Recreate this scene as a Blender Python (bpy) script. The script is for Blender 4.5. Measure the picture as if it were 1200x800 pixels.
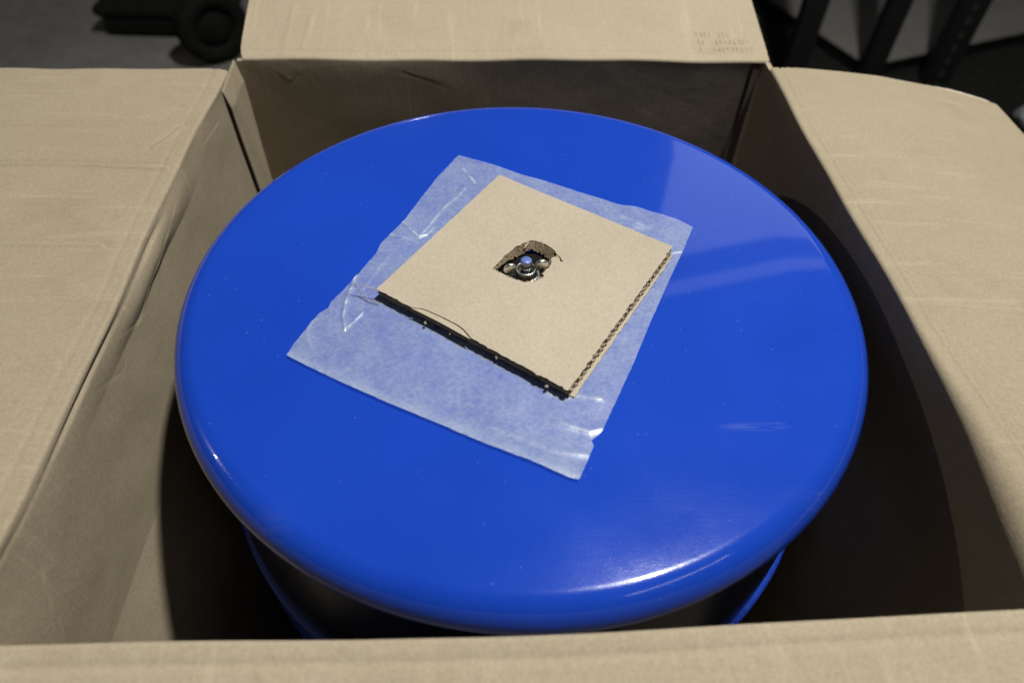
import bpy, math, random
import numpy as np
from mathutils import Vector, Matrix, noise
from mathutils.geometry import delaunay_2d_cdt

random.seed(4); rng = np.random.default_rng(4)
S = bpy.context.scene
COL = S.collection
for o in list(bpy.data.objects): bpy.data.objects.remove(o)

# ------------------------------------------------------------------ camera
FLOOR = -0.785                       # the rim of the box is z = 0
cam_d = bpy.data.cameras.new('camera'); cam = bpy.data.objects.new('camera', cam_d); COL.objects.link(cam)
r = Vector((0.999, -0.030, 0.019)).normalized(); b = Vector((-0.034, -0.654, 0.756)).normalized()
u = b.cross(r).normalized(); r = u.cross(b)
M = Matrix((r, u, b)).transposed().to_4x4(); M.translation = Vector((-0.022, -0.465, 0.407)); cam.matrix_world = M
cam_d.sensor_width = 36; cam_d.lens = 24.25; cam_d.clip_start = 0.02; cam_d.clip_end = 60
cam_d.dof.use_dof = True; cam_d.dof.focus_distance = 0.58; cam_d.dof.aperture_fstop = 3.8
S.camera = cam
# ------------------------------------------------------------------ world, lamps, exposure
W = bpy.data.worlds.new('World'); S.world = W; W.use_nodes = True
W.node_tree.nodes['Background'].inputs[0].default_value = (0.95, 0.97, 1.0, 1); W.node_tree.nodes['Background'].inputs[1].default_value = 0.009
S.view_settings.view_transform = 'Standard'; S.view_settings.look = 'None'
S.view_settings.exposure = 0.0; S.view_settings.gamma = 1.0; S.view_settings.use_curve_mapping = False

def direction(az, el):
    az, el = math.radians(az), math.radians(el)
    return Vector((math.sin(az)*math.cos(el), math.cos(az)*math.cos(el), math.sin(el)))
def lamp(name, az, el, dist, sx, sy, power, color, aim=(0.0, -0.03, 0.0), shape='RECTANGLE', roll=0):
    L = bpy.data.lights.new(name, 'AREA'); L.shape = shape; L.size = sx
    if shape in ('RECTANGLE', 'ELLIPSE'): L.size_y = sy
    L.energy = power; L.color = color
    o = bpy.data.objects.new(name, L); COL.objects.link(o)
    d = direction(az, el); o.location = Vector(aim) + d*dist
    o.rotation_euler = (d.to_track_quat('Z', 'Y').to_matrix() @ Matrix.Rotation(math.radians(roll), 3, 'Z')).to_euler()
    return o
KEY = Vector((.74, .27, 2.5))
lamp('high_bay_lamp', math.degrees(math.atan2(KEY.x, KEY.y+.03)), math.degrees(math.asin(KEY.z/(KEY-Vector((0, -.03, 0))).length)), (KEY-Vector((0, -.03, 0))).length, 0.15, 0.15, 106, (1.0, 0.975, 0.915), shape='DISK')
lamp('tube_lamp', 132, 49, 3.2, 1.3, 0.06, 3.4, (1.0, 0.97, 0.93), roll=0)
lamp('side_lamp', -86, 30, 4.0, 0.05, 0.05, 9, (1.0, 0.92, 0.78), shape='DISK')
lamp('rear_lamp', -8.5, 17, 4.5, 0.14, 0.06, 3, (1.0, 0.97, 0.93))

# pale lit wall opening high up at the far right (seen only as the reflection on the lid)
def panel_lamp(name, tl, ex, ez, radiance, color):
    tl, ex, ez = Vector(tl), Vector(ex), Vector(ez)
    L = bpy.data.lights.new(name, 'AREA'); L.shape = 'RECTANGLE'; L.size = ex.length; L.size_y = ez.length
    L.energy = radiance*math.pi*ex.length*ez.length; L.color = color
    o = bpy.data.objects.new(name, L); COL.objects.link(o)
    x = ex.normalized(); y = ez.normalized(); z = x.cross(y)
    if z.dot(-tl) > 0: x = -x; z = -z
    m = Matrix((x, y, z)).transposed().to_4x4(); m.translation = tl + ex/2 - ez/2; o.matrix_world = m
    return o
a0, a1 = math.radians(3), 0
def rot3(v): return Vector((v[0]*math.cos(.0516)+v[1]*math.sin(.0516), -v[0]*math.sin(.0516)+v[1]*math.cos(.0516), v[2]))
panel_lamp('bright_doorway', rot3((1.14, 3.86, 3.5)), rot3((2.6, 0.83, 0)), (0, 0, 1.5), 0.95, (0.93, 0.97, 1.0))
panel_lamp('bright_transom', rot3((1.08, 3.60, 3.72)), rot3((2.2, 0.70, 0)), (0, 0, 0.17), 0.8, (0.93, 0.97, 1.0))

# ------------------------------------------------------------------ materials
def nt(name):
    m = bpy.data.materials.new(name); m.use_nodes = True; t = m.node_tree
    return m, t, t.nodes['Principled BSDF']
def nd(t, typ, **kw):
    n = t.nodes.new(typ)
    for k, v in kw.items():
        if k.startswith('i_'):
            key = k[2:]; key = int(key) if key.isdigit() else key.replace('_', ' ')
            n.inputs[key].default_value = v
        else: setattr(n, k, v)
    return n
def coords(t, scale=(1, 1, 1), rot=(0, 0, 0)):
    c = nd(t, 'ShaderNodeTexCoord'); mp = nd(t, 'ShaderNodeMapping'); mp.inputs['Scale'].default_value = scale; mp.inputs['Rotation'].default_value = rot
    t.links.new(c.outputs['Object'], mp.inputs[0]); return mp.outputs[0]
def noi(t, vec, scale, detail=4, rough=.6):
    n = nd(t, 'ShaderNodeTexNoise', i_Scale=scale, i_Detail=detail, i_Roughness=rough); t.links.new(vec, n.inputs['Vector']); return n.outputs[0]
def ramp(t, fac, stops):
    n = nd(t, 'ShaderNodeValToRGB'); e = n.color_ramp.elements
    while len(e) < len(stops): e.new(.5)
    for k, (p, c) in zip(e, stops): k.position = p; k.color = (c, c, c, 1) if isinstance(c, (int, float)) else (*c, 1)
    t.links.new(fac, n.inputs[0]); return n.outputs[0]
def mix(t, fac, a, b_, blend='MIX'):
    n = nd(t, 'ShaderNodeMix', data_type='RGBA', blend_type=blend)
    for sock, v in ((n.inputs[0], fac), (n.inputs[6], a), (n.inputs[7], b_)):
        if isinstance(v, bpy.types.NodeSocket): t.links.new(v, sock)
        elif isinstance(v, (int, float)): sock.default_value = v
        else: sock.default_value = (*v, 1)
    return n.outputs[2]
def mth(t, op, a, b_=None, c=None):
    n = nd(t, 'ShaderNodeMath', operation=op)
    for s, v in zip(n.inputs, (a, b_, c)):
        if v is None: continue
        if isinstance(v, bpy.types.NodeSocket): t.links.new(v, s)
        else: s.default_value = v
    return n.outputs[0]
def bump(t, p, h, dist, strength=1.0):
    n = nd(t, 'ShaderNodeBump', i_Strength=strength, i_Distance=dist); t.links.new(h, n.inputs['Height']); t.links.new(n.outputs[0], p.inputs['Normal']); return n

def cardboard(name, base, flute_axis, wear=True, fine=1.0):
    """kraft board: mottled pulp, fibres, faint flute lines running across flute_axis"""
    m, t, p = nt(name); v = coords(t)
    big = noi(t, v, 5, 3); mid = noi(t, v, 38, 5, .65); fib = noi(t, coords(t, (700, 160, 700)), 1.0, 3, .7); fib2 = noi(t, coords(t, (160, 700, 400)), 1.0, 3, .7)
    spk = noi(t, v, 850, 2, .5); pulp = noi(t, v, 420, 4, .75); flk = noi(t, v, 1500, 2, .6)
    dark = tuple(c*f for c, f in zip(base, (.84, .82, .78))); lite = tuple(min(1, c*f) for c, f in zip(base, (1.12, 1.13, 1.16)))
    c = mix(t, ramp(t, big, [(.3, 0.), (.7, 1.)]), dark, lite)
    c = mix(t, .30*fine, c, mix(t, ramp(t, mid, [(.35, 0.), (.68, 1.)]), dark, lite))
    c = mix(t, .34*fine, c, mix(t, ramp(t, fib, [(.3, 0.), (.7, 1.)]), tuple(x*.82 for x in dark), lite))
    c = mix(t, .14*fine, c, mix(t, ramp(t, fib2, [(.3, 0.), (.7, 1.)]), tuple(x*.82 for x in dark), lite))
    c = mix(t, .36*fine, c, mix(t, ramp(t, pulp, [(.36, 0.), (.64, 1.)]), tuple(x*.86 for x in dark), tuple(min(1, x*1.06) for x in lite)))
    c = mix(t, mth(t, 'MULTIPLY', ramp(t, flk, [(.66, 0.), (.72, 1.)]), .35), c, tuple(min(1, x*1.5) for x in base))
    c = mix(t, ramp(t, spk, [(.26, .6), (.33, 0.)]), c, tuple(x*.5 for x in base))
    if wear:                                         # scuffed pale streaks along the flutes and a few dull stains
        sc = [6, 6, 6]; sc[flute_axis] = 90
        st = noi(t, coords(t, tuple(sc)), 1.0, 4, .65)
        c = mix(t, mth(t, 'MULTIPLY', ramp(t, st, [(.58, 0.), (.72, 1.)]), .36), c, tuple(min(1, x*1.35) for x in base))
        stn = noi(t, v, 9, 6, .7)
        c = mix(t, mth(t, 'MULTIPLY', ramp(t, stn, [(.54, 0.), (.74, 1.)]), .45), c, tuple(x*f for x, f in zip(base, (.72, .68, .62))))
    t.links.new(c, p.inputs['Base Color'])
    p.inputs['Roughness'].default_value = .82; p.inputs['Specular IOR Level'].default_value = .22
    sp = nd(t, 'ShaderNodeSeparateXYZ'); t.links.new(coords(t), sp.inputs[0])
    wv = mth(t, 'SINE', mth(t, 'MULTIPLY', sp.outputs[flute_axis], 2*math.pi/.0072))
    h = mth(t, 'ADD', mth(t, 'MULTIPLY', wv, .0 if not wear else .03), mth(t, 'ADD', mth(t, 'MULTIPLY', mid, .9), mth(t, 'MULTIPLY', mth(t, 'ADD', fib, spk), .25)))
    bump(t, p, h, .0009, .8)
    return m
KB = (.368, .312, .224)
M_side = cardboard('kraft_board_side', (.322, .270, .190), 1)
M_long = cardboard('kraft_board_long', KB, 0)
M_pad = cardboard('kraft_board_pad', (.410, .360, .278), 0, wear=False, fine=.75)
M_tear = cardboard('torn_kraft', (.20, .155, .10), 0, wear=False)
M_liner = cardboard('kraft_torn_liner', (.50, .445, .35), 0, wear=False)
M_flute = cardboard('kraft_fluting', (.36, .30, .21), 0, wear=False)

def paint_blue():
    m, t, p = nt('blue_gloss_paint'); v = coords(t)
    big = noi(t, v, 4, 3); grain = noi(t, v, 900, 2, .6); scr = noi(t, coords(t, (26, 900, 26)), 1.0, 3, .6); ptch = noi(t, v, 16, 4, .6)
    c = mix(t, ramp(t, big, [(.3, 0.), (.7, 1.)]), (.0062, .040, .355), (.0085, .050, .42))
    c = mix(t, mth(t, 'MULTIPLY', ramp(t, grain, [(.42, 0.), (.72, 1.)]), .10), c, (.05, .13, .60))
    # dust specks, and a pair of rubbed dull smudges
    vo = nd(t, 'ShaderNodeTexVoronoi', i_Scale=130.); t.links.new(v, vo.inputs['Vector'])
    spk = mth(t, 'MULTIPLY', ramp(t, vo.outputs['Distance'], [(.04, 1.), (.085, 0.)]), ramp(t, noi(t, v, 45, 2), [(.50, 0.), (.60, 1.)]))
    c = mix(t, mth(t, 'MULTIPLY', spk, .24), c, (.45, .5, .62))
    rub = None
    for (x, y, sx, sy, a) in ((.160, -.154, .030, .0045, .16), (.178, -.1535, .006, .004, .10), (-.17, -.225, .02, .025, .04), (.10, -.215, .06, .02, .03), (.19, -.21, .04, .014, .03)):
        mp = nd(t, 'ShaderNodeMapping'); mp.vector_type = 'POINT'
        mp.inputs['Scale'].default_value = (1/sx, 1/sy, 0); mp.inputs['Location'].default_value = (-x/sx, -y/sy, 0)
        t.links.new(nd(t, 'ShaderNodeTexCoord').outputs['Object'], mp.inputs[0])
        ln = nd(t, 'ShaderNodeVectorMath', operation='LENGTH'); t.links.new(mp.outputs[0], ln.inputs[0])
        k = mth(t, 'MULTIPLY', ramp(t, ln.outputs['Value'], [(0., a), (1., 0.)]), ramp(t, scr, [(.42, .0), (.62, 1.)]))
        rub = k if rub is None else mth(t, 'ADD', rub, k)
    c = mix(t, rub, c, (.40, .46, .62))
    t.links.new(c, p.inputs['Base Color'])
    rg = mth(t, 'ADD', mth(t, 'MULTIPLY', ramp(t, ptch, [(.35, 0.), (.7, 1.)]), .05), mth(t, 'ADD', .15, mth(t, 'MULTIPLY', rub, .5)))
    t.links.new(rg, p.inputs['Roughness']); p.inputs['IOR'].default_value = 1.5
    p.inputs['Specular IOR Level'].default_value = .13; p.inputs['Coat Weight'].default_value = .75; p.inputs['Coat Roughness'].default_value = .035; p.inputs['Coat IOR'].default_value = 1.5
    h = mth(t, 'ADD', mth(t, 'MULTIPLY', grain, .6), mth(t, 'ADD', mth(t, 'MULTIPLY', mth(t, 'MULTIPLY', scr, ramp(t, ptch, [(.42, 0.), (.62, 1.)])), .55), mth(t, 'MULTIPLY', noi(t, v, 130, 3), .22)))
    bump(t, p, h, .00009, 1.0)
    return m
M_blue = paint_blue()

def paint_satin():
    m, t, p = nt('blue_satin_paint'); v = coords(t)
    c = mix(t, ramp(t, noi(t, v, 4, 3), [(.3, 0.), (.7, 1.)]), (.0048, .031, .28), (.0064, .038, .33))
    c = mix(t, mth(t, 'MULTIPLY', ramp(t, noi(t, v, 300, 3), [(.5, 0.), (.75, 1.)]), .12), c, (.2, .22, .28))
    t.links.new(c, p.inputs['Base Color']); p.inputs['Roughness'].default_value = .38; p.inputs['Specular IOR Level'].default_value = .3
    return m
M_satin = paint_satin()

def wax_paper():
    m, t, p = nt('waxed_tissue'); v = coords(t)
    at = nd(t, 'ShaderNodeAttribute', attribute_name='crease')
    f1 = noi(t, v, 260, 5, .75); f2 = noi(t, v, 42, 4, .6); f3 = noi(t, coords(t, (160, 700, 1), (0, 0, .55)), 1.0, 3, .7); f4 = noi(t, v, 12, 3)
    den = mth(t, 'ADD', mth(t, 'MULTIPLY', ramp(t, f1, [(.32, 0.), (.7, 1.)]), .14), mth(t, 'ADD', mth(t, 'MULTIPLY', ramp(t, f2, [(.3, 0.), (.7, 1.)]), .10), mth(t, 'MULTIPLY', ramp(t, f3, [(.35, 0.), (.7, 1.)]), .05)))
    den = mth(t, 'ADD', mth(t, 'ADD', den, .12), mth(t, 'MULTIPLY', ramp(t, f4, [(.35, 0.), (.7, 1.)]), .05))
    den = mth(t, 'MINIMUM', mth(t, 'ADD', den, mth(t, 'MULTIPLY', at.outputs['Fac'], .5)), .95)
    p.inputs['Base Color'].default_value = (.60, .70, .75, 1); p.inputs['Roughness'].default_value = .40; p.inputs['Specular IOR Level'].default_value = .7
    h = mth(t, 'ADD', mth(t, 'MULTIPLY', f2, 1.0), mth(t, 'MULTIPLY', f1, .3))
    bn = bump(t, p, h, .0006, .8)
    tr = nd(t, 'ShaderNodeBsdfTransparent'); tr.inputs[0].default_value = (.92, .97, 1, 1)
    gl = nd(t, 'ShaderNodeBsdfGlossy', i_Roughness=.30); t.links.new(bn.outputs[0], gl.inputs['Normal'])
    mx = nd(t, 'ShaderNodeMixShader'); t.links.new(den, mx.inputs[0]); t.links.new(tr.outputs[0], mx.inputs[1]); t.links.new(p.outputs[0], mx.inputs[2])
    m2 = nd(t, 'ShaderNodeMixShader'); m2.inputs[0].default_value = .035; t.links.new(mx.outputs[0], m2.inputs[1]); t.links.new(gl.outputs[0], m2.inputs[2])
    t.links.new(m2.outputs[0], t.nodes['Material Output'].inputs['Surface'])
    return m
M_wax = wax_paper()

def plain(name, base, rough, metal=0, nscale=30, var=.2, bd=.0, spec=.5):
    m, t, p = nt(name); v = coords(t); n = noi(t, v, nscale, 5, .65)
    c = mix(t, ramp(t, n, [(.3, 0.), (.7, 1.)]), tuple(x*(1-var) for x in base), tuple(min(1, x*(1+var)) for x in base))
    t.links.new(c, p.inputs['Base Color']); p.inputs['Roughness'].default_value = rough; p.inputs['Metallic'].default_value = metal; p.inputs['Specular IOR Level'].default_value = spec
    if bd: bump(t, p, n, bd, 1.0)
    return m
M_shade = plain('dusty_blue_painted_shade', (.004, .008, .032), .24, 0, 260, .7, .0001, spec=.3)  # dusty drum blue, darkened to carry the shade under the lid
M_zinc = plain('zinc_plate', (.66, .69, .66), .30, 1, 300, .12, .0001)
M_steel_dark = plain('dark_steel_thread', (.34, .35, .36), .25, 1, 300, .2)
M_bluecap = plain('blue_paint_dab', (.09, .15, .40), .4, 0, 400, .25, .0001)
M_ink = plain('faded_ink', (.30, .27, .22), .8, 0, 500, .3)
M_black = plain('black_powder_coat', (.008, .008, .0085), .6, 0, 60, .4, spec=.2)
M_rubber = plain('black_rubber', (.008, .008, .0075), .9, 0, 40, .4, spec=.08)
M_cab = plain('grey_enamel', (.105, .10, .093), .55, 0, 8, .12, spec=.2)
M_dim = plain('dusty_slot', (.03, .03, .029), .7, 0, 60, .3, spec=.2)
M_pale = plain('pale_plastic', (.13, .135, .145), .5, 0, 60, .3)
def concrete():
    m, t, p = nt('concrete'); v = coords(t); n1 = noi(t, v, 2.2, 6, .6); n2 = noi(t, v, 20, 6, .7)
    c = mix(t, ramp(t, n1, [(.3, 0.), (.7, 1.)]), (.09, .0885, .085), (.165, .162, .156)); c = mix(t, .4, c, mix(t, ramp(t, n2, [(.3, 0.), (.7, 1.)]), (.07, .0695, .067), (.18, .178, .17)))
    t.links.new(c, p.inputs['Base Color']); p.inputs['Roughness'].default_value = .7; bump(t, p, n2, .003, .6); return m
M_conc = concrete()

# ------------------------------------------------------------------ mesh helpers
def link(name, verts, faces, mat, parent=None, smooth=True, loc=None, attr=None):
    me = bpy.data.meshes.new(name); me.from_pydata([tuple(map(float, v)) for v in verts], [], [tuple(map(int, f)) for f in faces]); me.update()
    if smooth: me.polygons.foreach_set('use_smooth', [True]*len(me.polygons))
    me.materials.append(mat)
    if attr is not None:
        a = me.attributes.new('crease', 'FLOAT', 'POINT'); a.data.foreach_set('value', np.asarray(attr, dtype=np.float32))
    o = bpy.data.objects.new(name, me); COL.objects.link(o)
    if parent is not None: o.parent = parent
    if loc is not None: o.location = loc
    return o
def empty(name, label, cat, loc, group=None):
    o = bpy.data.objects.new(name, None); COL.objects.link(o); o.location = loc; o.empty_display_size = .05
    o['label'] = label; o['category'] = cat
    if group: o['group'] = group
    return o
class MB:
    def __init__(s): s.v = []; s.f = []
    def add(s, v, f):
        k = len(s.v); s.v += [tuple(x) for x in v]; s.f += [tuple(i+k for i in q) for q in f]; return s
    def box(s, c, d, bev=0.0, rz=0.0):
        hx, hy, hz = (q/2 for q in d); bv = min(bev, hx*.9, hy*.9, hz*.9); vs = []; fs = []
        if bv <= 0:
            vs = [(x, y, z) for z in (-hz, hz) for y in (-hy, hy) for x in (-hx, hx)]
            fs = [(0, 2, 3, 1), (4, 5, 7, 6), (0, 1, 5, 4), (2, 6, 7, 3), (0, 4, 6, 2), (1, 3, 7, 5)]
        else:                                     # chamfered: two rings of 8 at each level
            def ring(z, ix):
                x, y, q = hx-ix, hy-ix, bv
                return [(-x+q, -y, z), (x-q, -y, z), (x, -y+q, z), (x, y-q, z), (x-q, y, z), (-x+q, y, z), (-x, y-q, z), (-x, -y+q, z)]
            lv = [ring(-hz, bv*.7), ring(-hz+bv, 0), ring(hz-bv, 0), ring(hz, bv*.7)]
            for l in lv: vs += l
            for a in range(3):
                for i in range(8): j = (i+1) % 8; fs.append((a*8+i, a*8+j, a*8+8+j, a*8+8+i))
            fs.append(tuple(reversed(range(8)))); fs.append(tuple(range(24, 32)))
        cz, sz = math.cos(rz), math.sin(rz)
        return s.add([(c[0]+x*cz-y*sz, c[1]+x*sz+y*cz, c[2]+z) for x, y, z in vs], fs)
    def lathe(s, prof, n=64, c=(0, 0, 0), close=False):
        vs = []; fs = []; m = len(prof)
        for i in range(n):
            a = 2*math.pi*i/n
            for (rr, z) in prof: vs.append((c[0]+rr*math.cos(a), c[1]+rr*math.sin(a), c[2]+z))
        for i in range(n):
            j = (i+1) % n
            for k in range(m-1 if not close else m):
                l = (k+1) % m; fs.append((i*m+k, j*m+k, j*m+l, i*m+l))
        return s.add(vs, fs)
    def tube(s, pts, rad, n=8):
        vs = []; fs = []; P = [Vector(p) for p in pts]; rs = rad if isinstance(rad, (list, tuple)) else [rad]*len(P)
        for i, p in enumerate(P):
            d = (P[min(i+1, len(P)-1)]-P[max(i-1, 0)]).normalized(); a = d.orthogonal().normalized()
            if i and abs(d.dot(Vector((0, 0, 1)))) < .95: a = d.cross(Vector((0, 0, 1))).normalized()
            elif abs(d.dot(Vector((0, 0, 1)))) < .95: a = d.cross(Vector((0, 0, 1))).normalized()
            c = d.cross(a)
            for k in range(n): t = 2*math.pi*k/n; vs.append(p+(a*math.cos(t)+c*math.sin(t))*rs[i])
        for i in range(len(P)-1):
            for k in range(n): l = (k+1) % n; fs.append((i*n+k, i*n+l, i*n+n+l, i*n+n+k))
        fs.append(tuple(reversed(range(n)))); fs.append(tuple(range(len(vs)-n, len(vs))))
        return s.add(vs, fs)
    def build(s, name, mat, parent=None, smooth=False, loc=None): return link(name, s.v, s.f, mat, parent, smooth, loc)

def segdist(P, poly):
    """distance of points P (n,2) to a polyline and the signed side"""
    best = np.full(len(P), 1e9); side = np.zeros(len(P))
    poly = np.asarray(poly, float)
    for a, b_ in zip(poly[:-1], poly[1:]):
        d = b_-a; L2 = d@d+1e-12; t = np.clip(((P-a)@d)/L2, 0, 1); q = P-(a+t[:, None]*d); dd = np.hypot(q[:, 0], q[:, 1])
        sg = d[0]*q[:, 1]-d[1]*q[:, 0]
        m = dd < best; best[m] = dd[m]; side[m] = np.sign(sg[m])
    return best, side
def nz(x, y, s, seed=0.0):
    return np.array([noise.noise(Vector((a*s+seed, c*s, seed*1.7))) for a, c in zip(np.ravel(x), np.ravel(y))]).reshape(np.shape(x))

def sheet(name, fn, us, vs_, thick, mat, parent):
    """a board: fn(U, V) -> points of the seen face; the back face lies thick behind it"""
    U, V = np.meshgrid(us, vs_, indexing='ij'); P = fn(U, V); nu, nv = U.shape
    du = np.gradient(P, axis=0); dv = np.gradient(P, axis=1); N = np.cross(du, dv); N /= np.linalg.norm(N, axis=2, keepdims=True)
    Q = P-N*thick; k = nu*nv; idx = np.arange(k).reshape(nu, nv)
    F = np.stack([idx[:-1, :-1], idx[1:, :-1], idx[1:, 1:], idx[:-1, 1:]], -1).reshape(-1, 4)
    B = F[:, ::-1]+k
    fs = np.concatenate([F, B]).tolist()
    verts = np.concatenate([P.reshape(-1, 3), Q.reshape(-1, 3)])
    ev = []                                            # rim strips on their own vertices, so that the edge stays crisp
    loop = list(idx[:, 0])+list(idx[-1, 1:])+list(idx[-2::-1, -1])+list(idx[0, -2:0:-1])
    base = len(verts); top = verts[loop]; bot = verts[np.array(loop)+k]; verts = np.concatenate([verts, top, bot]); n = len(loop)
    for i in range(n): j = (i+1) % n; fs.append((base+j, base+i, base+n+i, base+n+j))
    o = link(name, verts, fs, mat, parent); o.data.materials.append(M_flute)
    mi = np.zeros(len(fs), np.int32); mi[-n:] = 1; o.data.polygons.foreach_set('material_index', mi)
    return o

# ------------------------------------------------------------------ floor
n = 60; g = np.linspace(-1, 1, n)
X, Y = np.meshgrid(np.sign(g)*np.abs(g)**1.6*14, np.sign(g)*np.abs(g)**1.6*14, indexing='ij')
idx = np.arange(n*n).reshape(n, n)
o = link('floor', np.stack([X, Y+1, X*0+FLOOR-.004], -1).reshape(-1, 3), np.stack([idx[:-1, :-1], idx[1:, :-1], idx[1:, 1:], idx[:-1, 1:]], -1).reshape(-1, 4), M_conc)
o['kind'] = 'structure'

# ------------------------------------------------------------------ cardboard box
box = empty('cardboard_box', 'large open brown cardboard box with four flaps folded outward around the blue drum', 'box', (0, 0, FLOOR))
UP = -FLOOR                                             # children live in coordinates whose z = 0 is the floor
XL, XR, YB, YF = -.324, .322, .338, -.3335
TH = .006
# e: along the edge, o: outward
SIDES = {
    'left':  dict(base=(XL, 0), e=(0, 1), o=(-1, 0)),
    'right': dict(base=(XR, 0), e=(0, -1), o=(1, 0)),
    'back':  dict(base=(0, YB), e=(1, 0), o=(0, 1)),
    'front': dict(base=(0, YF), e=(-1, 0), o=(0, -1)),
}
def pt(side, u_, o_, z):
    q = SIDES[side]; return np.stack([q['base'][0]+q['e'][0]*u_+q['o'][0]*o_, q['base'][1]+q['e'][1]*u_+q['o'][1]*o_, z+UP+0*u_], -1)
def fold_r(side, u_):
    if side == 'right': return .0038+.030*np.clip((u_-.06)/.26, 0, 1)**1.9
    return .0034+0*u_
def edge_bow(side, u_):
    """how the rim wanders in plan (o) and in height (z)"""
    if side == 'left':  return .001*np.sin(u_*14)+.0008*np.sin(u_*37+1), .0015*np.sin(u_*11+.5)
    if side == 'right': return .0015*np.sin(u_*9+.4)+.0006*np.sin(u_*41), .0012*np.sin(u_*12)
    if side == 'back':  return .0015*np.cos(u_*7), .001*np.sin(u_*16)+.0006*np.sin(u_*47)
    x = -u_; return -.0085*np.clip((x+.03)/.325, 0, 2)**1.25-.002*np.clip((-x-.1)/.2, 0, 2)+.0006*np.cos(u_*15), -.0015+.0015*np.sin(u_*7+1)+.0005*np.sin(u_*39)
def wall(side, us, zs, disp, mat, name='wall', off=0.0):
    def fn(U, Z):
        bo, bz = edge_bow(side, U); rr = fold_r(side, U)
        k = np.exp(Z/.25)                              # the wander dies out towards the bottom
        z = np.where(Z > -.05, Z+(bz-rr)*(1+Z/.05), Z)
        return pt(side, U, bo*k-disp(U, Z)*damp(Z)+off, z)
    return sheet(name, fn, us, zs, TH, mat, box)
def crease(U, Z, polys, amp, w):
    """pressed fold marks: a fine valley with a soft shoulder on one side, dying out at both ends"""
    P = np.stack([U.ravel(), Z.ravel()], -1); h = np.zeros(len(P))
    for poly in polys:
        d, s_ = segdist(P, poly); q = np.asarray(poly)
        e = np.minimum(np.hypot(*(P-q[0]).T), np.hypot(*(P-q[-1]).T)); L = np.hypot(*(np.diff(q, axis=0).T)).sum()
        tp = np.clip(e/(.3*L), 0, 1)**1.2*(.65+.35*np.sin(P[:, 0]*160+P[:, 1]*210))
        h += amp*tp*(-.30*np.exp(-(d/(w*.8))**2)+.55*np.exp(-(d/(w*3.2)))*(s_ > 0)*(1-np.exp(-(d/(w*.8))**2)))
    return h.reshape(U.shape)
def zs_(a, b_, fine=.0025, to=-.34, coarse=.02):
    return np.concatenate([np.arange(a, to, -fine), np.arange(to, b_, -coarse), [b_]])[::-1]
def damp(Z): return 1-np.exp(np.minimum(Z, 0)/.008)
BOT = FLOOR+.004
# left wall (u = y): score line at z = -.17, crumpled belly under the fold
CR1 = [(.115, -.004), (.06, -.016), (.015, -.024), (-.023, -.029), (-.052, -.037), (-.075, -.024), (-.097, -.010)]
CR2 = [(-.085, -.040), (-.1, -.047), (-.122, -.032), (-.15, -.012)]
CR3 = [(.252, -.024), (.215, -.020), (.18, -.014)]
CR4 = [(-.26, -.03), (-.285, -.075), (-.30, -.12)]
def d_left(U, Z):
    h = .0025*nz(U, Z, 7, 3)+.0009*nz(U, Z, 22, 5)
    h += crease(U, Z, [CR1, CR2, CR3, CR4], .0012, .0022)
    P = np.stack([U.ravel(), Z.ravel()], -1); d, s_ = segdist(P, CR1)
    top = np.clip(1-np.abs(Z)/.035, 0, 1)*np.exp(-((U-.02)/.085)**2)
    h += .0045*np.sin(np.clip(-Z/.035, 0, 1)*math.pi)*np.exp(-((U-.0)/.10)**2)      # pinched belly below the fold
    h += np.where(Z < -.171, (-.171-Z)*.15, 0)
    h += .001*np.sin(U*21)*np.exp(Z/.2)-.0045*np.exp(-((Z+.0055)/.0022)**2)*np.clip((.06-U)/.05, 0, 1)*np.clip((U+.30)/.05, 0, 1)*(.7+.5*np.sin(U*33))
    return h
def slot_y(Z): return .2735-.07*np.clip(Z, -.5, 0)*.9
def left_wall():
    us = np.linspace(0, 1, 420); zz = zs_(0, BOT, .0014, -.24)
    def fn(A, Z):
        U = -.332+A*(slot_y(Z)+.012+.332)
        bo, bz = edge_bow('left', U); rr = fold_r('left', U); k = np.exp(Z/.25)
        z = np.where(Z > -.05, Z+(bz-rr)*(1+Z/.05), Z)
        return pt('left', U, bo*k-d_left(U, Z)*damp(Z), z)
    sheet('wall', fn, us, zz, TH, M_side, box)
left_wall()
# the manufacturer's joint: a strip of the back panel turned the corner, a dark gap between it and the left wall
def tab_fn(A, Z):
    y0 = slot_y(Z)+.001; U = y0+A*(YB-.0005-y0)
    bo, bz = edge_bow('left', U); rr = .0045
    z = np.where(Z > -.05, Z+(bz-rr-.004+.005*A)*(1+Z/.05), Z)
    return pt('left', U, bo*np.exp(Z/.25)-(.0048+.0006*np.sin(A*9+Z*30))*np.clip(.15-Z/.03, 0, 1)-.001*A+np.maximum(Z, 0)**2*90-crease(U, Z, [[(.286, -.034), (.30, -.028), (.315, -.012), (.325, -.004)]], .0012, .002), z)
sheet('glue_tab', tab_fn, np.linspace(0, 1, 26), np.concatenate([zs_(0.0, BOT), [.0015, .003]]), .0014, M_side, box)
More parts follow.
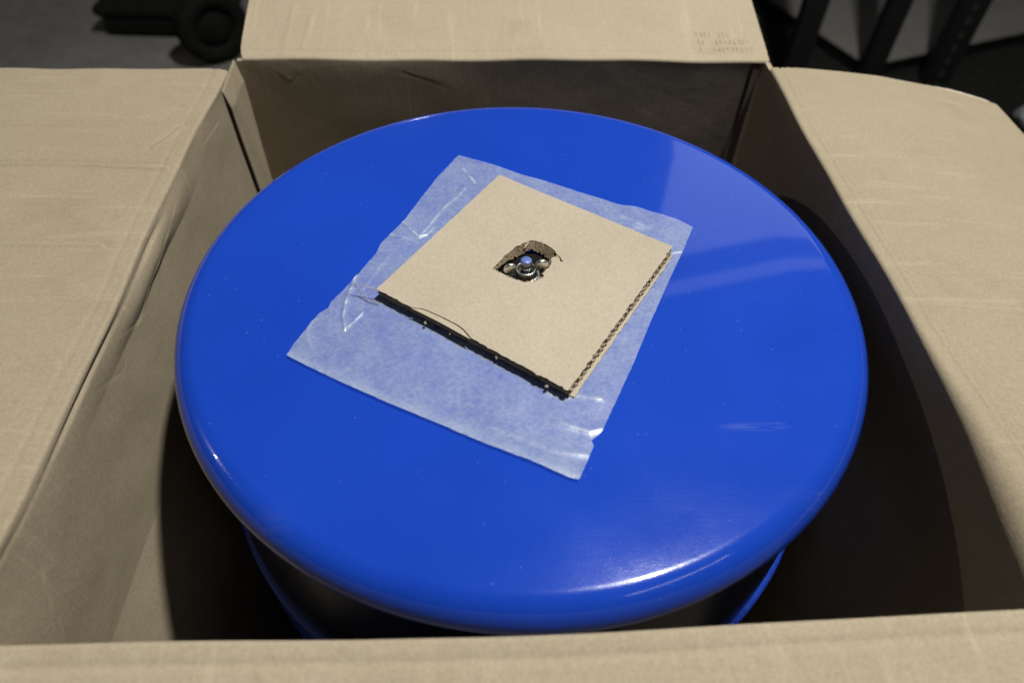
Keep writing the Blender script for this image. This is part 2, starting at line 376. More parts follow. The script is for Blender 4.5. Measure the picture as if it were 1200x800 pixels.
# back wall (u = x), right wall (u = -y), front wall (u = -x)
def d_back(U, Z): return .0012*nz(U, Z, 4, 11)+.0003*nz(U, Z, 20, 12)+crease(U, Z, [[(-.13, -.012), (-.09, -.028), (-.075, -.034)], [(-.28, -.012), (-.262, -.03), (-.25, -.02)]], .001, .002)
wall('back', np.linspace(-.3195, .3035, 330), zs_(0, BOT, .0016, -.2), d_back, M_long)
def d_right(U, Z): return .003*nz(U, Z, 5, 21)+.001*nz(U, Z, 18, 22)-.004*np.exp(-((Z+.12)/.08)**2)*np.cos(U*4)+crease(U, Z, [[(.288, -.02), (.296, -.05), (.306, -.035)], [(.0, -.004), (.05, -.012), (.09, -.006)]], .0018, .0025)
wall('right', np.linspace(-.3375, .331, 300), zs_(0, BOT, .0018, -.2), d_right, M_side)
def tab2(A, Z): return pt('back', .290+A*.036, .0075+0*A, Z)
sheet('glue_tab', tab2, np.linspace(0, 1, 5), np.array([BOT, -.5, -.2, -.006]), .004, M_flute, box)
def strip(A, Z): return pt('back', .3085+A*.0085, -.0005+0*A, Z-.004*(Z > -.01))
sheet('joint_strip', strip, np.linspace(0, 1, 4), np.array([BOT, -.5, -.2, -.1, -.03, -.008]), .004, M_long, box)
def d_front(U, Z): return .0015*nz(U, Z, 6, 31)
wall('front', np.linspace(-.322, .320, 120), zs_(0, BOT, .006), d_front, M_long)
MB().box((0, 0, .0015), (.640, .665, .003)).build('base_panel', M_flute, box)

# flaps: a rolled fold and a board that leaves it at the angle a
def flap(side, u0, u1, length, droop, mat, disp, sag=0.0, trim=None, nu=360, step=.0018):
    def fn(A, V):
        # V: 0..1 the fold, 1..2 the board
        U = u0+A*(u1-u0)
        if trim is not None:
            a0_, a1_ = trim(np.clip(V-1, 0, 1)*length); U = (u0+a0_)+A*((u1+a1_)-(u0+a0_))
        bo, bz = edge_bow(side, U); rr = fold_r(side, U)
        end = math.pi/2+droop
        a = np.clip(V, 0, 1)*end
        o_ = rr-rr*np.cos(a); z = -rr+rr*np.sin(a)
        s_ = np.clip(V-1, 0, 1)*length
        th = droop+sag*s_/2                              # mean angle along a gently curving board
        o_ = o_+s_*np.cos(th); z = z-s_*np.sin(th)
        h = disp(U, s_)*np.clip(s_/.006, 0, 1)+.00045*nz(U, s_*.5, 130, 77)*np.exp(-((s_-.006)/.006)**2)*np.clip(s_/.002, 0, 1)
        return pt(side, U, bo*np.exp(-s_/.2)+o_+h*np.sin(th), z+bz*np.exp(-s_/.2)+h*np.cos(th))
    vs_ = np.concatenate([np.linspace(0, 1, 9)[:-1], 1+np.arange(0, length+1e-6, step)/length])
    return sheet('flap', fn, np.linspace(0, 1, nu), vs_, TH, mat, box)
def groove(s_, at, amp=.0009, w=.0016): return -amp*np.exp(-((s_-at)/w)**2)
def f_left(U, s_):
    h = .0022*nz(U, s_, 5, 41)+.0007*nz(U, s_, 19, 42)
    h += groove(s_, .0125, .0007, .0018)+groove(s_, .002, .0010, .0012)*np.exp(-((U+.09)/.12)**2)
    # pressed lines across the flap
    P = np.stack([U.ravel(), s_.ravel()], -1)
    for poly, a, w in (([(.121, .19), (.119, .10), (.113, .005)], .0016, .0022), ([(.192, .21), (.192, .075), (.205, .05), (.226, .028)], .0013, .002), ([(.004, .13), (.001, .03)], .0010, .0018), ([(.15, .03), (.168, .02), (.19, .012)], .0008, .002), ([(-.15, .14), (-.13, .02)], .0006, .003)):
        d, sd = segdist(P, poly); h += (1.5*a*(np.exp(-(d/w)**2)-.8*np.exp(-((d-2.2*w)/(1.5*w))**2*1.0)*(sd > 0))).reshape(U.shape)
    return h
flap('left', -.322, .3115, .30, -.012, M_side, f_left, sag=.06, trim=lambda s_: (0*s_, -.0005+.002*np.sin(s_*60)*.3+.0015*np.clip(s_/.02, 0, 1)))
def f_right(U, s_):
    h = .0025*nz(U, s_, 5, 51)+.0007*nz(U, s_, 21, 52)+groove(s_, .0075, .0020, .0015)+groove(s_, .013, .0009, .0016)+groove(s_, .0215, .0005, .0014)
    P = np.stack([U.ravel(), s_.ravel()], -1)
    for poly, a, w in (([(-.075, .012), (-.08, .08), (-.086, .16)], .0006, .002), ([(.04, .03), (.03, .2)], .0005, .0025), ([(-.0, .02), (-.01, .12)], .0005, .0022)):
        d, sd = segdist(P, poly); h += (a*np.exp(-(d/w)**2)).reshape(U.shape)
    return h
fr = flap('right', -.3175, .331, .300, .02, M_side, f_right, sag=.85, trim=lambda s_: (.0025*np.clip((s_-.13)/.03, 0, 1)+.004*np.clip((s_-.2)/.1, 0, 1), 0*s_))
def f_back(U, s_):
    h = .0015*nz(U, s_, 6, 61)+.0006*nz(U, s_, 24, 62)+groove(s_, .0105, .0009, .0016)
    P = np.stack([U.ravel(), s_.ravel()], -1)
    for poly, a, w in (([(-.265, .02), (-.262, .09)], .0007, .003), ([(-.243, .014), (-.236, .085)], .0007, .003), ([(.0, .014), (.003, .1)], .0005, .002), ([(-.05, .02), (-.12, .07)], .0004, .0015)):
        d, sd = segdist(P, poly); h += (a*np.exp(-(d/w)**2)).reshape(U.shape)
    return h
fb = flap('back', -.3165, .3265, .30, -.235, M_long, f_back, trim=lambda s_: (-.003*np.clip(s_/.1, 0, 1)+.004*np.exp(-s_/.01), -.002*np.clip(s_/.1, 0, 1)-.001*np.exp(-s_/.01)))
def f_front(U, s_):
    h = .0012*nz(U, s_, 6, 71)+.0006*nz(U, s_, 24, 72)+groove(s_, .0095, .0011, .0022)
    P = np.stack([U.ravel(), s_.ravel()], -1)
    for k in range(9):                                  # scuffed ridges at the right end
        x = -.115-k*.0205; d, sd = segdist(P, [(x+.002, .016), (x-.004, .045), (x-.012, .09)]); h += (.00045*np.exp(-(d/.0012)**2)).reshape(U.shape)
    for poly in ([(.028, .011), (.026, .035)], [(.135, .03), (.15, .014)], [(.30, .02), (.27, .05)]):
        d, sd = segdist(P, poly); h += (.0009*np.exp(-(d/.002)**2)).reshape(U.shape)
    return h
flap('front', -.321, .319, .20, .13, M_long, f_front, step=.002)
# the torn under-layer that shows past the far edge of the right flap
tl = []; N_ = 40
for i in range(N_+1):
    x = .150+.148*i/N_; w_ = .0095*min(1, max(0, (i/N_-.02)*5))*(1-.25*i/N_)+.0006*math.sin(i*2.3)
    tl.append((x, w_))
def torn(A, V):
    s_ = .148+.146*A; th = .02+.85*s_/2
    wid = .0010+.0135*np.clip(A*1.6, 0, 1)-.0015*A+.0005*np.sin(A*55)
    edge = .3175-.0025*np.clip((s_-.13)/.03, 0, 1)-.004*np.clip((s_-.2)/.1, 0, 1)
    y = edge-.006+V*(wid+.006); rr = .005
    return np.stack([XR+rr+s_*np.cos(th), y, UP-s_*np.sin(th)-.0016-.0016*V], -1)
to = sheet('torn_liner', torn, np.linspace(0, 1, 60), np.linspace(0, 1, 5), .0009, M_liner, fr)
# ghost of a printed mark on the back flap: short blurred strokes, flat ink on the board
v_ = []; f_ = []
for row, (s0, s1) in enumerate(((.014, .023), (.026, .036), (.039, .050))):
    for k in range(12):
        x = .243+k*.0056+row*-.001
        if random.random() < .18: continue
        w2 = random.choice((.0018, .0026, .0036)); a_ = s0+random.uniform(0, .0015); c_ = s1-random.uniform(0, .002)
        kk = len(v_)
        for (xx, ss) in ((x, a_), (x+w2, a_), (x+w2-.0004, c_), (x-.0004, c_)):
            P = np.array([[xx]]); hh = f_back(P, np.array([[ss]]))[0, 0]; bo, bz = edge_bow('back', P)
            th = -.235; oo = .0034+.0034*math.sin(-th)*-1+ss*math.cos(th); zz = -.0034+.0034*math.cos(th)-ss*math.sin(th)
            v_.append((xx, YB+float(bo[0, 0])*math.exp(-ss/.2)+oo+hh*math.sin(th), UP+zz+float(bz[0, 0])*math.exp(-ss/.2)+hh*math.cos(th)+.0005))
        f_.append((kk, kk+1, kk+2, kk+3))
def ink_mat():
    m, t, p = nt('faded_print'); p.inputs['Base Color'].default_value = (.20, .18, .145, 1); p.inputs['Roughness'].default_value = .8
    tr = nd(t, 'ShaderNodeBsdfTransparent'); mx = nd(t, 'ShaderNodeMixShader'); k = mth(t, 'MULTIPLY', ramp(t, noi(t, coords(t), 120, 4, .7), [(.35, .1), (.65, 1.)]), .40)
    t.links.new(k, mx.inputs[0]); t.links.new(tr.outputs[0], mx.inputs[1]); t.links.new(p.outputs[0], mx.inputs[2]); t.links.new(mx.outputs[0], t.nodes['Material Output'].inputs['Surface']); return m
o = link('ink_smudge', v_, f_, ink_mat(), fb, smooth=False); o['kind'] = 'stuff'

# ------------------------------------------------------------------ blue drum
LX, LY, LZ, LR, RHO = .008, -.039, -.003, .288, .020
drum = empty('steel_drum', 'glossy bright blue round drum with a flat rounded lid standing inside the cardboard box', 'drum', (LX, LY, FLOOR+.006))
DB = -(FLOOR+.006)                                      # drum child z = world z + DB
def arc(cx, cz, rr, a, b_, k): return [(cx+rr*math.cos(math.radians(a+(b_-a)*i/k)), cz+rr*math.sin(math.radians(a+(b_-a)*i/k))) for i in range(k+1)]
z0 = LZ
prof = [(.0054, z0-.006), (.0054, z0)]+[(q, z0) for q in (.018, .022, .05, .1, .15, .2, .24)]+arc(LR-RHO, z0-RHO, RHO, 90, 0, 24)
prof += arc(LR-.0045, z0-.0215, .0045, 0, -115, 8)+[(LR-.010, z0-.0235), (LR-.020, z0-.024), (.255, z0-.024)]
lid = MB().lathe([(a, c-z0) for a, c in prof], 288).build('lid', M_blue, drum, True, (0, 0, z0+DB))
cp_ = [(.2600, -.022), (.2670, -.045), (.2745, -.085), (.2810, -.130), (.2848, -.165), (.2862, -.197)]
MB().lathe([(a, c+DB) for a, c in cp_], 200).build('shaded_side', M_shade, drum, True)  # upper drum side, split off so its colour can hold the lid's shade
bp = [(.2852, -.1895)]+arc(.2855, -.1965, .0055, 90, 0, 6)+[(.2912, -.215), (.2914, -.23), (.2914, -.44), (.2905, -.74), (.284, -.765), (.1, FLOOR+.0065), (0.0, FLOOR+.0065)]
MB().lathe([(a, c+DB) for a, c in bp], 200).build('body', M_satin, drum, True)
# stud, washer and wing nut at the centre
BX, BY = .0022, .0005
zc = z0+DB
tp = [(0.0, -.02), (.0046, -.02)]
z = -.018
while z < .0175:
    tp += [(.0041, z), (.0049, z+.0006)]; z += .00125
tp += [(.0044, .0182), (.0044, .0187)]
MB().lathe(tp, 24, (BX, BY, 0)).build('bolt', M_steel_dark, drum, True, (0, 0, zc))
bolt = [q for q in drum.children if q.name == 'bolt'][0]
MB().lathe([(.0044, .0187), (.0047, .0192), (.0047, .0200), (.0042, .0206), (.0, .0207)], 24, (BX, BY, 0)).build('painted_tip', M_bluecap, bolt, True)
MB().lathe([(.0046, .0001), (.0315, .0001), (.0320, .0004), (.0315, .0008), (.0046, .0010)], 40, (BX, BY, 0), close=True).build('hole_shade_disc', M_rubber, drum, True, (0, 0, zc))  # added black disc, stands in for the deep shade inside the hole
MB().lathe([(.0050, .0012), (.0120, .0012), (.0128, .0015), (.0128, .0023), (.0120, .0028), (.0050, .0028)], 40, (BX, BY, 0), close=True).build("washer", M_zinc, drum, True, (0, 0, zc))
MB().lathe([(.0098, .0028), (.0098, .0058), (.0090, .0092), (.0088, .0104), (.0082, .0112), (.0074, .0112), (.0068, .0102), (.0064, .0060), (.0047, .0050), (.0047, .0028)], 40, (BX, BY, 0), close=True).build('wing_nut', M_zinc, drum, True, (0, 0, zc))
wn = [q for q in drum.children if q.name == 'wing_nut'][0]
def ear(sgn, ang):
    """a fat rounded lobe standing on the hub"""
    vs = []; fs = []; nu, nv = 20, 12
    for i in range(nu):
        a = 2*math.pi*i/nu
        for j in range(nv+1):
            b_ = math.pi*j/nv
            x = math.copysign(abs(math.cos(b_))**.55, math.cos(b_))*.0021            # thickness across
            rr = math.sin(b_)**.5
            y = rr*math.cos(a)*.0058; z_ = rr*math.sin(a)*.0066
            vs.append((x, y+sgn*.0135, z_+.0115+.10*abs(y)))
        
    for i in range(nu):
        k = (i+1) % nu
        for j in range(nv): fs.append((i*(nv+1)+j, i*(nv+1)+j+1, k*(nv+1)+j+1, k*(nv+1)+j))
    ca, sa = math.cos(ang), math.sin(ang)
    vs = [(BX+x*ca-y*sa, BY+x*sa+y*ca, z_) for x, y, z_ in vs]
    return link('ear', vs, fs, M_zinc, wn, True)
ear(1, math.radians(100)); ear(-1, math.radians(100))

# ------------------------------------------------------------------ waxed paper square under the pad
WAX = [(-0.0584, 0.1797), (-0.0276, 0.1656), (0.0008, 0.1489), (0.0283, 0.1352), (0.0971, 0.0984), (0.1123, 0.0951), (0.146, 0.0772), (0.1597, 0.0654), (0.1416, 0.0276), (0.1242, -0.0062), (0.1004, -0.0542), (0.0789, -0.0996), (0.0565, -0.1433), (0.0501, -0.1563), (0.046, -0.1605), (0.0414, -0.164), (0.0424, -0.1689), (0.0367, -0.181), (0.0294, -0.196), (0.0238, -0.1946), (-0.003, -0.1803), (-0.0261, -0.1698), (-0.0498, -0.1582), (-0.0647, -0.1501), (-0.0939, -0.1357), (-0.1356, -0.1138), (-0.1648, -0.097), (-0.1838, -0.0853), (-0.1811, -0.0735), (-0.1721, -0.0518), (-0.1668, -0.0398), (-0.1603, -0.0341), (-0.159, -0.0279), (-0.1444, -0.0026), (-0.1281, 0.0315), (-0.1245, 0.0462), (-0.1077, 0.0744), (-0.0946, 0.1058), (-0.0782, 0.1435)]
WC = [([(-0.1424, 0.004), (-0.1434, -0.0077), (-0.1465, -0.0275), (-0.1465, -0.0438), (-0.1434, -0.0576)], .0022, 1.0, .0013),
      ([(-0.1074, 0.0744), (-0.0921, 0.0529), (-0.0846, 0.0563), (-0.0789, 0.0658)], .0016, .9, .0013),
      ([(-0.0532, 0.1548), (-0.0485, .146), (-0.0421, 0.1337)], .0020, .8, .0018),
      ([(-0.0511, 0.1241), (-0.0606, 0.1081), (-0.0706, 0.0941), (-0.0906, 0.054)], .0012, .45, .0016),
      ([(0.0952, 0.0806), (0.1083, .0705), (0.1183, 0.0645), (0.0986, 0.0646)], .0012, .35, .003),
      ([(0.0168, -0.1478), (0.0303, -.153), (0.0403, -0.1569), (0.0503, -0.1542)], .0014, .45, .0022),
      ([(-0.1434, -0.0576), (-0.1319, -0.0402)], .0012, .6, .0012),
      ([(-0.1706, -0.0463), (-0.1728, -0.0618), (-0.1623, -0.0904)], .0009, .18, .0016),
      ([(0.0124, -0.1213), (0.0527, -0.1281)], .0008, .25, .002),
      ([(0.1222, 0.0272), (0.1476, 0.0326)], .0012, .45, .0016),
      ([(-0.1343, -0.0128), (-0.1257, 0.0077), (-0.1167, 0.0292)], .0008, .3, .0015),
      ([(-0.03, -0.152), (0.012, -0.172), (0.04, -0.176)], .0008, .22, .0028),
      ([(-0.12, 0.058), (-0.1, 0.05), (-0.09, 0.052)], .0008, .3, .0015)]
WHOLE = [((.033+.003*math.sin(a*3))*math.cos(a)+.004, (.031+.002*math.cos(a*4))*math.sin(a)+.008) for a in np.linspace(0, 2*math.pi, 40)[:-1]]
def ragged(poly, step, amp, seed):
    q = np.random.default_rng(seed); out = []
    P = [np.array(p) for p in poly]
    for a, c in zip(P, P[1:]+P[:1]):
        L = np.linalg.norm(c-a); k = max(1, int(L/step)); nrm = np.array([-(c-a)[1], (c-a)[0]])/max(L, 1e-9)
        for i in range(k):
            t = i/k; out.append(tuple(a+(c-a)*t+(nrm*q.normal()*amp if i else 0)))
    return out
def inside(P, poly):
    P = np.asarray(P); c = np.zeros(len(P), bool); q = np.asarray(poly); j = len(q)-1
    for i in range(len(q)):
        k = ((q[i, 1] > P[:, 1]) != (q[j, 1] > P[:, 1])) & (P[:, 0] < (q[j, 0]-q[i, 0])*(P[:, 1]-q[i, 1])/(q[j, 1]-q[i, 1]+1e-15)+q[i, 0]); c ^= k; j = i
    return c
def triang(outer, holes=(), spacing=None, extra=None):
    verts = []; edges = []
    for lp in [outer]+list(holes):
        k = len(verts); verts += [Vector(p) for p in lp]; edges += [(k+i, k+(i+1) % len(lp)) for i in range(len(lp))]
    if spacing:
        q = np.array(outer); g = np.stack(np.meshgrid(np.arange(q[:, 0].min(), q[:, 0].max(), spacing), np.arange(q[:, 1].min(), q[:, 1].max(), spacing)), -1).reshape(-1, 2)
        g = g+rng.normal(size=g.shape)*spacing*.18
        if extra is not None: g = np.concatenate([g, extra])
        m = inside(g, outer)
        for h in holes: m &= ~inside(g, h)
        g = g[m]; d, _ = segdist(g, list(outer)+[outer[0]]); g = g[d > spacing*.35]
        verts += [Vector(p) for p in g]
    V, E_, F, *_ = delaunay_2d_cdt(verts, edges, [], 0, 1e-7)
    P = np.array([tuple(v) for v in V]); F = [f for f in F]
    c = np.array([P[list(f)].mean(0) for f in F]); m = inside(c, outer)
    for h in holes: m &= ~inside(c, h)
    return P, [f for f, k in zip(F, m) if k]
ex = []
for poly, amp, op, w in WC:
    q = np.array(poly)
    for a, c in zip(q[:-1], q[1:]):
        for t in np.arange(0, 1, .0009/np.linalg.norm(c-a)):
            for s_ in (-2, -1, 0, 1, 2):
                d = (c-a)/np.linalg.norm(c-a); ex.append(a+(c-a)*t+np.array([-d[1], d[0]])*s_*.0009)
P, F = triang(ragged(WAX, .003, .00010, 8), [WHOLE], .0026, np.array(ex))
zz = .0007+.0008*np.abs(nz(P[:, 0], P[:, 1], 26, 7))+.0004*nz(P[:, 0], P[:, 1], 70, 9); cr = np.zeros(len(P))
for poly, amp, op, w in WC:
    d, s_ = segdist(P, poly); zz += amp*.6*np.exp(-(d/w)**2); cr = np.maximum(cr, op*np.exp(-(d/(w*.75))**2)*np.clip(.55+1.3*nz(P[:, 0], P[:, 1], 95, 13)+.8*nz(P[:, 0], P[:, 1], 260, 14), .08, 1))
dl, s_ = segdist(P, [(-.1838, -.0853), (-.1356, -.1138), (-.0647, -.1501), (-.003, -.1803), (.0294, -.196)])
zz += .0022*np.exp(-(dl/.012)**2)                       # the near edge curls up a little
cr = np.maximum(cr, .22*np.exp(-(dl/.006)**2))
dpad, _ = segdist(P, [(0.0, -.10), (0.0, .10)])
wax = link('waxed_paper', np.stack([P[:, 0], P[:, 1], np.maximum(zz, .0003)], -1), F, M_wax, None, True, (LX, LY, LZ), attr=cr)
wax['label'] = 'crinkled translucent white waxed paper square lying on the blue drum lid'; wax['category'] = 'paper'

# ------------------------------------------------------------------ cardboard pad with a torn hole
pad = empty('cardboard_pad', 'small square brown corrugated cardboard pad with a ragged torn hole on the waxed paper', 'cardboard', (LX, LY, LZ))
CT, CR_, CB, CL = map(np.array, [(-0.0179, 0.1322), (0.132, 0.0271), (0.027, -0.1282), (-0.1209, -0.023)])
CHIP = [(-0.0908, -0.0440), (-0.0823, -0.0452), (-.078, -.0472), (-.066, -.0545), (-0.054, -0.0628), (-.049, -.068), (-0.0428, -0.0775)]
HOLE = [(-0.026, 0.0004), (-.0215, .0075), (-0.0163, 0.0162), (-.0105, .0222), (-0.0048, 0.0293), (.0, .0318), (0.0059, 0.0354), (0.0126, 0.0359), (0.0206, 0.0314), (0.0269, 0.0246), (0.0350, 0.0094), (.0338, .0088), (0.0277, 0.0153), (0.0247, 0.0137), (.0245, .009), (0.0226, 0.0041), (0.0162, -0.0052), (.0168, -.0092), (0.0144, -0.0113), (0.0078, -0.0153), (0.0, -0.0158), (-0.0063, -0.0132), (-0.0147, -0.008), (-0.0217, -0.0028)]
def liner(name, outer, hole, ztop, thick, mat, warp=0.0, chip=False):
    P, F = triang(outer, [hole] if hole else [], .006)
    zt = ztop+warp*nz(P[:, 0], P[:, 1], 18, 3)
    if hole:                                            # the torn rim is pushed down a little
        d, _ = segdist(P, list(hole)+[hole[0]]); zt = zt-warp*1.3*np.exp(-(d/.004)**2)
    k = len(P); verts = np.concatenate([np.column_stack([P, zt]), np.column_stack([P, zt-thick])])
    fs = []
    from collections import Counter
    cnt = Counter(); 
    for f in F:
        n_ = len(f); a, b_, c = (P[f[0]], P[f[1]], P[f[2]])
        if (b_-a)[0]*(c-a)[1]-(b_-a)[1]*(c-a)[0] < 0: f = f[::-1]
        fs.append(tuple(f)); 
        for i in range(n_): cnt[(f[i], f[(i+1) % n_])] += 1
    side = [(a, b_) for (a, b_) in cnt if (b_, a) not in cnt]
    allf = fs+[tuple(q+k for q in reversed(f)) for f in fs]
    o_ = len(verts); ev = []; m_ = {}
    for a, b_ in side:
        i = len(ev); ev += [verts[a], verts[b_], verts[b_+k], verts[a+k]]; allf.append((o_+i+3, o_+i+2, o_+i+1, o_+i))
    verts = np.concatenate([verts, np.array(ev)])
    return link(name, verts, allf, mat, pad, False)
Z1, Z2, Z3 = .0110, .0066, .0022                        # tops of the three liners
top_outer = ragged([tuple(CT), tuple(CR_), tuple(CB)], .004, .00018, 1)
top_outer = [p for p in top_outer]
# straight far and right edges, ragged near edge with the split sliver left out
def run(a, c, step, amp, seed): return ragged([tuple(a), tuple(c)], step, amp, seed)[:max(1, int(np.linalg.norm(np.array(c)-np.array(a))/step))]
top_outer = run(CT, CR_, .006, .0001, 1)+run(CR_, CB, .003, .0003, 2)+run(CB, CHIP[-1], .0026, .00035, 3)+[tuple(p) for p in CHIP[::-1]]+run(CHIP[0], CL, .003, .0003, 4)[1:]+run(CL, CT, .006, .0001, 5)
# orientation: make it counter clockwise
def ccw(p): a = sum(x0*y1-x1*y0 for (x0, y0), (x1, y1) in zip(p, p[1:]+p[:1])); return p if a > 0 else p[::-1]
top_outer = ccw(top_outer)
liner('top_liner', top_outer, ccw(ragged(HOLE, .0022, .00045, 17)), Z1, .0006, M_pad, .00035)
e1 = (CB-CL)/np.linalg.norm(CB-CL); e2 = (CR_-CB)/np.linalg.norm(CR_-CB)
def grow(p, k): c = np.array([.004, .008]); return tuple(c+(np.array(p)-c)*k)
H2 = [grow(p, 1.10) for p in HOLE if p not in ((0.0350, 0.0094), (.0338, .0088))]
H3 = [grow(p, 1.02) for p in HOLE if p not in ((0.0350, 0.0094), (.0338, .0088))]
out1 = [p for p in map(tuple, (CT, CR_-e1*.0003, CB-e1*.0003+e2*.0006, CL+e2*.0006))]
liner('middle_liner', ccw(ragged(out1, .004, .00035, 6)), ccw(H2), Z2, .0005, M_pad, .0002)
out3 = [tuple(CT), tuple(CR_+e1*.0025-e2*.002), tuple(CB+e1*.0042+e2*.0035), tuple(CL+e2*.0022)]
liner('bottom_liner', ccw(ragged(out3, .004, .0003, 7)), ccw(H3), Z3, .0006, M_pad, .0002)
# the split sliver along the near edge, sprung up a touch
d1 = (CB-CL)/np.linalg.norm(CB-CL)
sl_edge = [tuple(np.array(CHIP[0])+d1*t*np.linalg.norm(np.array(CHIP[-1])-np.array(CHIP[0]))+np.array([d1[1], -d1[0]])*(-.0006+.0012*math.sin(t*math.pi)**2)*-1*.4) for t in np.linspace(0, 1, 10)]
nrm = np.array([d1[1], -d1[0]])
sliver = [tuple(np.array(p)+nrm*.0011) for p in CHIP]+[tuple(np.array(p)+nrm*.0004) for p in sl_edge[-2:0:-1]]
liner('torn_strip', ccw(sliver), None, Z1+.0001, .0005, M_pad, .0)
# corrugated fluting: real waves between the liners
def fluting(zlo, zhi, shift, inset, hole):
    L1 = np.linalg.norm(CB-CL); L2 = np.linalg.norm(CR_-CB)
    per = .0066; nb = int(L2/(per/10)); na = 46
    A = np.linspace(.0008, L1+inset, na); B = np.linspace(.0012, L2-.0008, nb)
    AA, BB = np.meshgrid(A, B, indexing='ij')
    ph = BB+.0016*nz(BB, AA*.2, 55, shift)+.0006*nz(BB, AA*.3, 190, shift+1); wv = np.sin(ph*2*math.pi/per+shift)*(.86+.14*nz(BB, AA*0, 120, shift+2)); wv = np.sign(wv)*np.abs(wv)**.8
    zz_ = (zlo+zhi)/2+(zhi-zlo)/2*.96*wv
    wob = nz(BB, AA*0, 300, shift)*.0006*(AA > L1-.004)
    XY = CL+AA[..., None]*e1+BB[..., None]*e2+wob[..., None]*e1
    idx = np.arange(na*nb).reshape(na, nb); F = np.stack([idx[:-1, :-1], idx[1:, :-1], idx[1:, 1:], idx[:-1, 1:]], -1).reshape(-1, 4)
    P2 = XY.reshape(-1, 2); c = P2[F].mean(1); F = F[~inside(c, hole)]
    return link('fluting', np.column_stack([P2, zz_.reshape(-1)]), F, M_flute, pad, True)
fluting(Z2+.0001, Z1-.0007, 0.4, .0005, H3); fluting(Z3+.0001, Z2-.0006, 1.9, .0010, H2)
# the torn top liner bent down into the hole, ragged all the way round
def lining():
    P = [np.array(p) for p in ragged([p for p in HOLE if p not in ((0.0350, 0.0094), (.0338, .0088))], .0016, .0003, 23)]; n = len(P); v = []; f = []
    for i, p in enumerate(P):
        far = np.clip((p[1]-.004)/.02, 0, 1)            # the far side shows a deep fold, the near side a short lip
        dep = (.0016+.0046*far)*(.65+.7*rng.random())
        for j in range(4):
            t = j/3; q = p*(1-t*.10*(1+far))+np.array([.004, .009])*t*.10*(1+far)
            v.append((q[0]+.0004*math.sin(i*1.9+j), q[1]+.0004*math.sin(i*2.7+j*2), Z1-.0007-dep*t))
    for i in range(n):
        for j in range(3): k = (i+1) % n; f.append((i*4+j, k*4+j, k*4+j+1, i*4+j+1))
    link('torn_lining', v, f, M_tear, pad, False)
lining()
for k in range(9):                                     # shreds hanging off the torn rim
    i = rng.integers(0, len(HOLE)-1); a = np.array(HOLE[i])*(1-(tt := rng.random()))+np.array(HOLE[i+1])*tt
    d = np.array([.003, .008])-a; d = d/np.linalg.norm(d); w = np.array([-d[1], d[0]])*(.0006+.0012*rng.random()); L = .002+.0045*rng.random(); sk = rng.normal(size=2)*.0012
    zt = Z1-.0005-.002*rng.random(); dz = .0035*rng.random()-.0006
    q = [(*(a-w), zt), (*(a+w), zt), (*(a+d*L*.5+w*.8+sk*.4), zt-dz*.35), (*(a+d*L*.5-w*.7+sk*.4), zt-dz*.35-.0004), (*(a+d*L+w*.3+sk), zt-dz), (*(a+d*L-w*.2+sk), zt-dz)]
    link('paper_shred', q, [(0, 1, 2, 3), (3, 2, 4, 5)], (M_flute, M_tear)[k % 2], pad, True)
# fibres pulled loose from the near left corner, one long, and crumbs on the cut edge
fib = MB().tube([(-.1208, -.0236, Z1-.0003), (-.130, -.0205, Z1+.0012), (-.1374, -.0184, Z1+.0016), (-.1431, -.0173, Z1+.0006)], [.00045, .0003, .0003, .0002], 6)
fib.build('loose_fibre', M_pad, pad, True)
MB().tube([(-.1392, -.0178, Z1+.0008), (-.1345, -.0215, .0060), (-.1276, -.0277, .0030), (-.1190, -.0312, .0024)], [.0003, .0004, .0004, .0003], 6).build('loose_fibre', M_flute, pad, True)
for (x, y, s_) in ((-.0801, -.0560, .0016), (-.0237, -.0925, .0017), (.0124, -.1205, .0018), (-.06, -.068, .0009), (.001, -.110, .0008)):
    v = []; 
    for i in range(6):
        for j in range(5):
            a = 2*math.pi*i/6; b_ = math.pi*j/4; q = s_*(.6+.6*random.random())
            v.append((x+q*math.sin(b_)*math.cos(a), y+q*math.sin(b_)*math.sin(a), .0058+q*math.cos(b_)))
    f = [(i*5+j, i*5+j+1, ((i+1) % 6)*5+j+1, ((i+1) % 6)*5+j) for i in range(6) for j in range(4)]
    link('paper_crumb', v, f, M_pad, pad, False)

# ------------------------------------------------------------------ dim workshop behind
CAM = Vector((-.022, -.465, .407))
rack = empty('storage_rack', 'black metal storage rack with perforated upright posts beyond the right flap', 'rack', (1.3, 1.7, FLOOR))
def onplane(p, y): p = Vector(p); return CAM+(p-CAM)*((y+.465)/(p.y+.465))
for (p, w_, holes) in (((1.306, 1.75, -.514), .058, False), ((1.551, 1.75, -.512), .078, True), ((1.035, 1.75, -.53), .062, False)):
    q = onplane(p, 1.60); mb = MB(); x = q.x-1.3; y = 1.60-1.7; h = 1.2
    # a channel section: web and two returns
    mb.box((x, y, h/2+.004), (w_, .004, h)).box((x-w_/2-.0015, y+.017, h/2+.004), (.003, .038, h)).box((x+w_/2+.0015, y+.017, h/2+.004), (.003, .038, h))
    post = mb.build('post', M_black, rack)
    if holes:
        sm = None
        for k in range(12):
            zc_ = .06+k*.042
            if sm is None: sm = MB().box((0, 0, 0), (.012, .0012, .020), .0003).build('slot', M_dim, post, loc=(x, y-.003, zc_))
            else:
                c = sm.copy(); COL.objects.link(c); c.parent = post; c.location = (x, y-.003, zc_)
MB().box((.35, .55, .065-.006), (3.0, 1.9, .012), .003).build('dark_slab', M_rubber, rack)  # black slab added to stand in for the shaded floor here
MB().box((.35, -.415, .040), (3.0, .03, .07), .004).build('front_beam', M_black, rack)
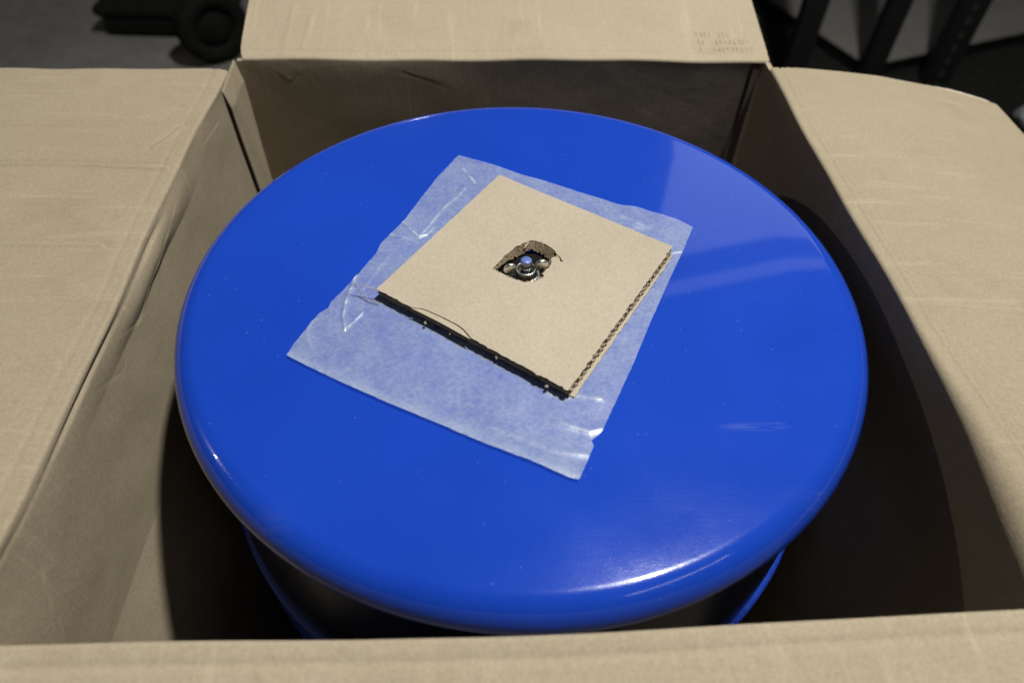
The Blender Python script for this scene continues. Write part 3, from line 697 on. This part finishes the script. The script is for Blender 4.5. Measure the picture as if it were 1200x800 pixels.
MB().box((.35, 1.3, .55), (3.0, .02, .9), .004).build('back_panel', M_black, rack)
cab = empty('steel_case', 'dim grey flat steel case lying on the black rack behind its posts', 'case', (1.255-.043, 1.694-.062, FLOOR+.0715))
rz = math.atan2(.227, .612); cz, sz = math.cos(rz), math.sin(rz)
def cbox(x0, x1, y0, y1, z0_, z1_, bev=.006):
    cx, cy = (x0+x1)/2, (y0+y1)/2
    return MB().box((cx*cz-cy*sz, cx*sz+cy*cz, (z0_+z1_)/2), (x1-x0, y1-y0, z1_-z0_), bev, rz)
cbox(0.006, 1.3, 0.006, .9, 0, .030, .003).build('body', M_black, cab)
cbox(0, .638, 0, .906, .030, .042, .004).build('top_panel', M_cab, cab)
cbox(.642, 1.306, 0, .906, .030, .042, .004).build('top_panel', M_cab, cab)
# dark wheeled thing on the concrete, upper left
dol = empty('dolly', 'dark blurred wheeled dolly on the grey concrete floor beyond the back left flap', 'dolly', (-1.15, 2.06, FLOOR))
MB().box((-.02, .14, .085), (.46, .34, .035), .01, -.05).build('deck', M_rubber, dol)
MB().box((-.08, .08, .035), (.30, .20, .06), .01, -.05).build('skirt', M_rubber, dol)
def wheel(x, y, rr, w_, ang):
    ty = MB(); pr = [(rr*.55, -w_/2), (rr*.9, -w_/2), (rr, -w_*.3), (rr, w_*.3), (rr*.9, w_/2), (rr*.55, w_/2)]
    ty.lathe(pr, 40, close=True); ca, sa = math.cos(ang), math.sin(ang)
    def tf(vv): return [(x+(a*-sa+c*ca), y+(a*ca+c*sa), b_+rr) for a, b_, c in vv]
    ty.v = tf(ty.v); t_ = ty.build('wheel', M_rubber, dol, True)
    hb = MB().lathe([(0.0, -w_*.35), (rr*.5, -w_*.35), (rr*.56, -w_*.2), (rr*.56, w_*.2), (rr*.5, w_*.35), (0.0, w_*.35)], 32); hb.v = tf(hb.v); hb.build('hub', M_rubber, t_, True)
wheel(.21, -.18, .118, .075, -.9)
wheel(-.19, .16, .08, .04, -.6)
def scrap(name, label, loc, sx, sy, sz_):
    vs = []; fs = []; nu, nv = 14, 9
    for i in range(nu):
        for j in range(nv):
            a = 2*math.pi*i/nu; b_ = math.pi*(j+.001)/(nv-1+.002); k = .75+.5*abs(noise.noise(Vector((math.cos(a)*2+loc[0], math.sin(a)*2, b_*2))))
            vs.append((sx*k*math.sin(b_)*math.cos(a), sy*k*math.sin(b_)*math.sin(a), sz_*(1+k*math.cos(b_))))
    for i in range(nu):
        for j in range(nv-1): k = (i+1) % nu; fs.append((i*nv+j, i*nv+j+1, k*nv+j+1, k*nv+j))
    o_ = link(name, vs, fs, M_pale, None, False, loc); o_['label'] = label; o_['category'] = 'scrap'; return o_
scrap('plastic_scrap', 'small pale crumpled plastic scrap on the dark rack beside the right flap corner', (1.60, 1.33, FLOOR+.0655), .05, .07, .035)
scrap('plastic_scrap', 'small pale crumpled plastic scrap on the dark rack beside the back flap', (.93, 2.02, FLOOR+.0655), .04, .03, .02)
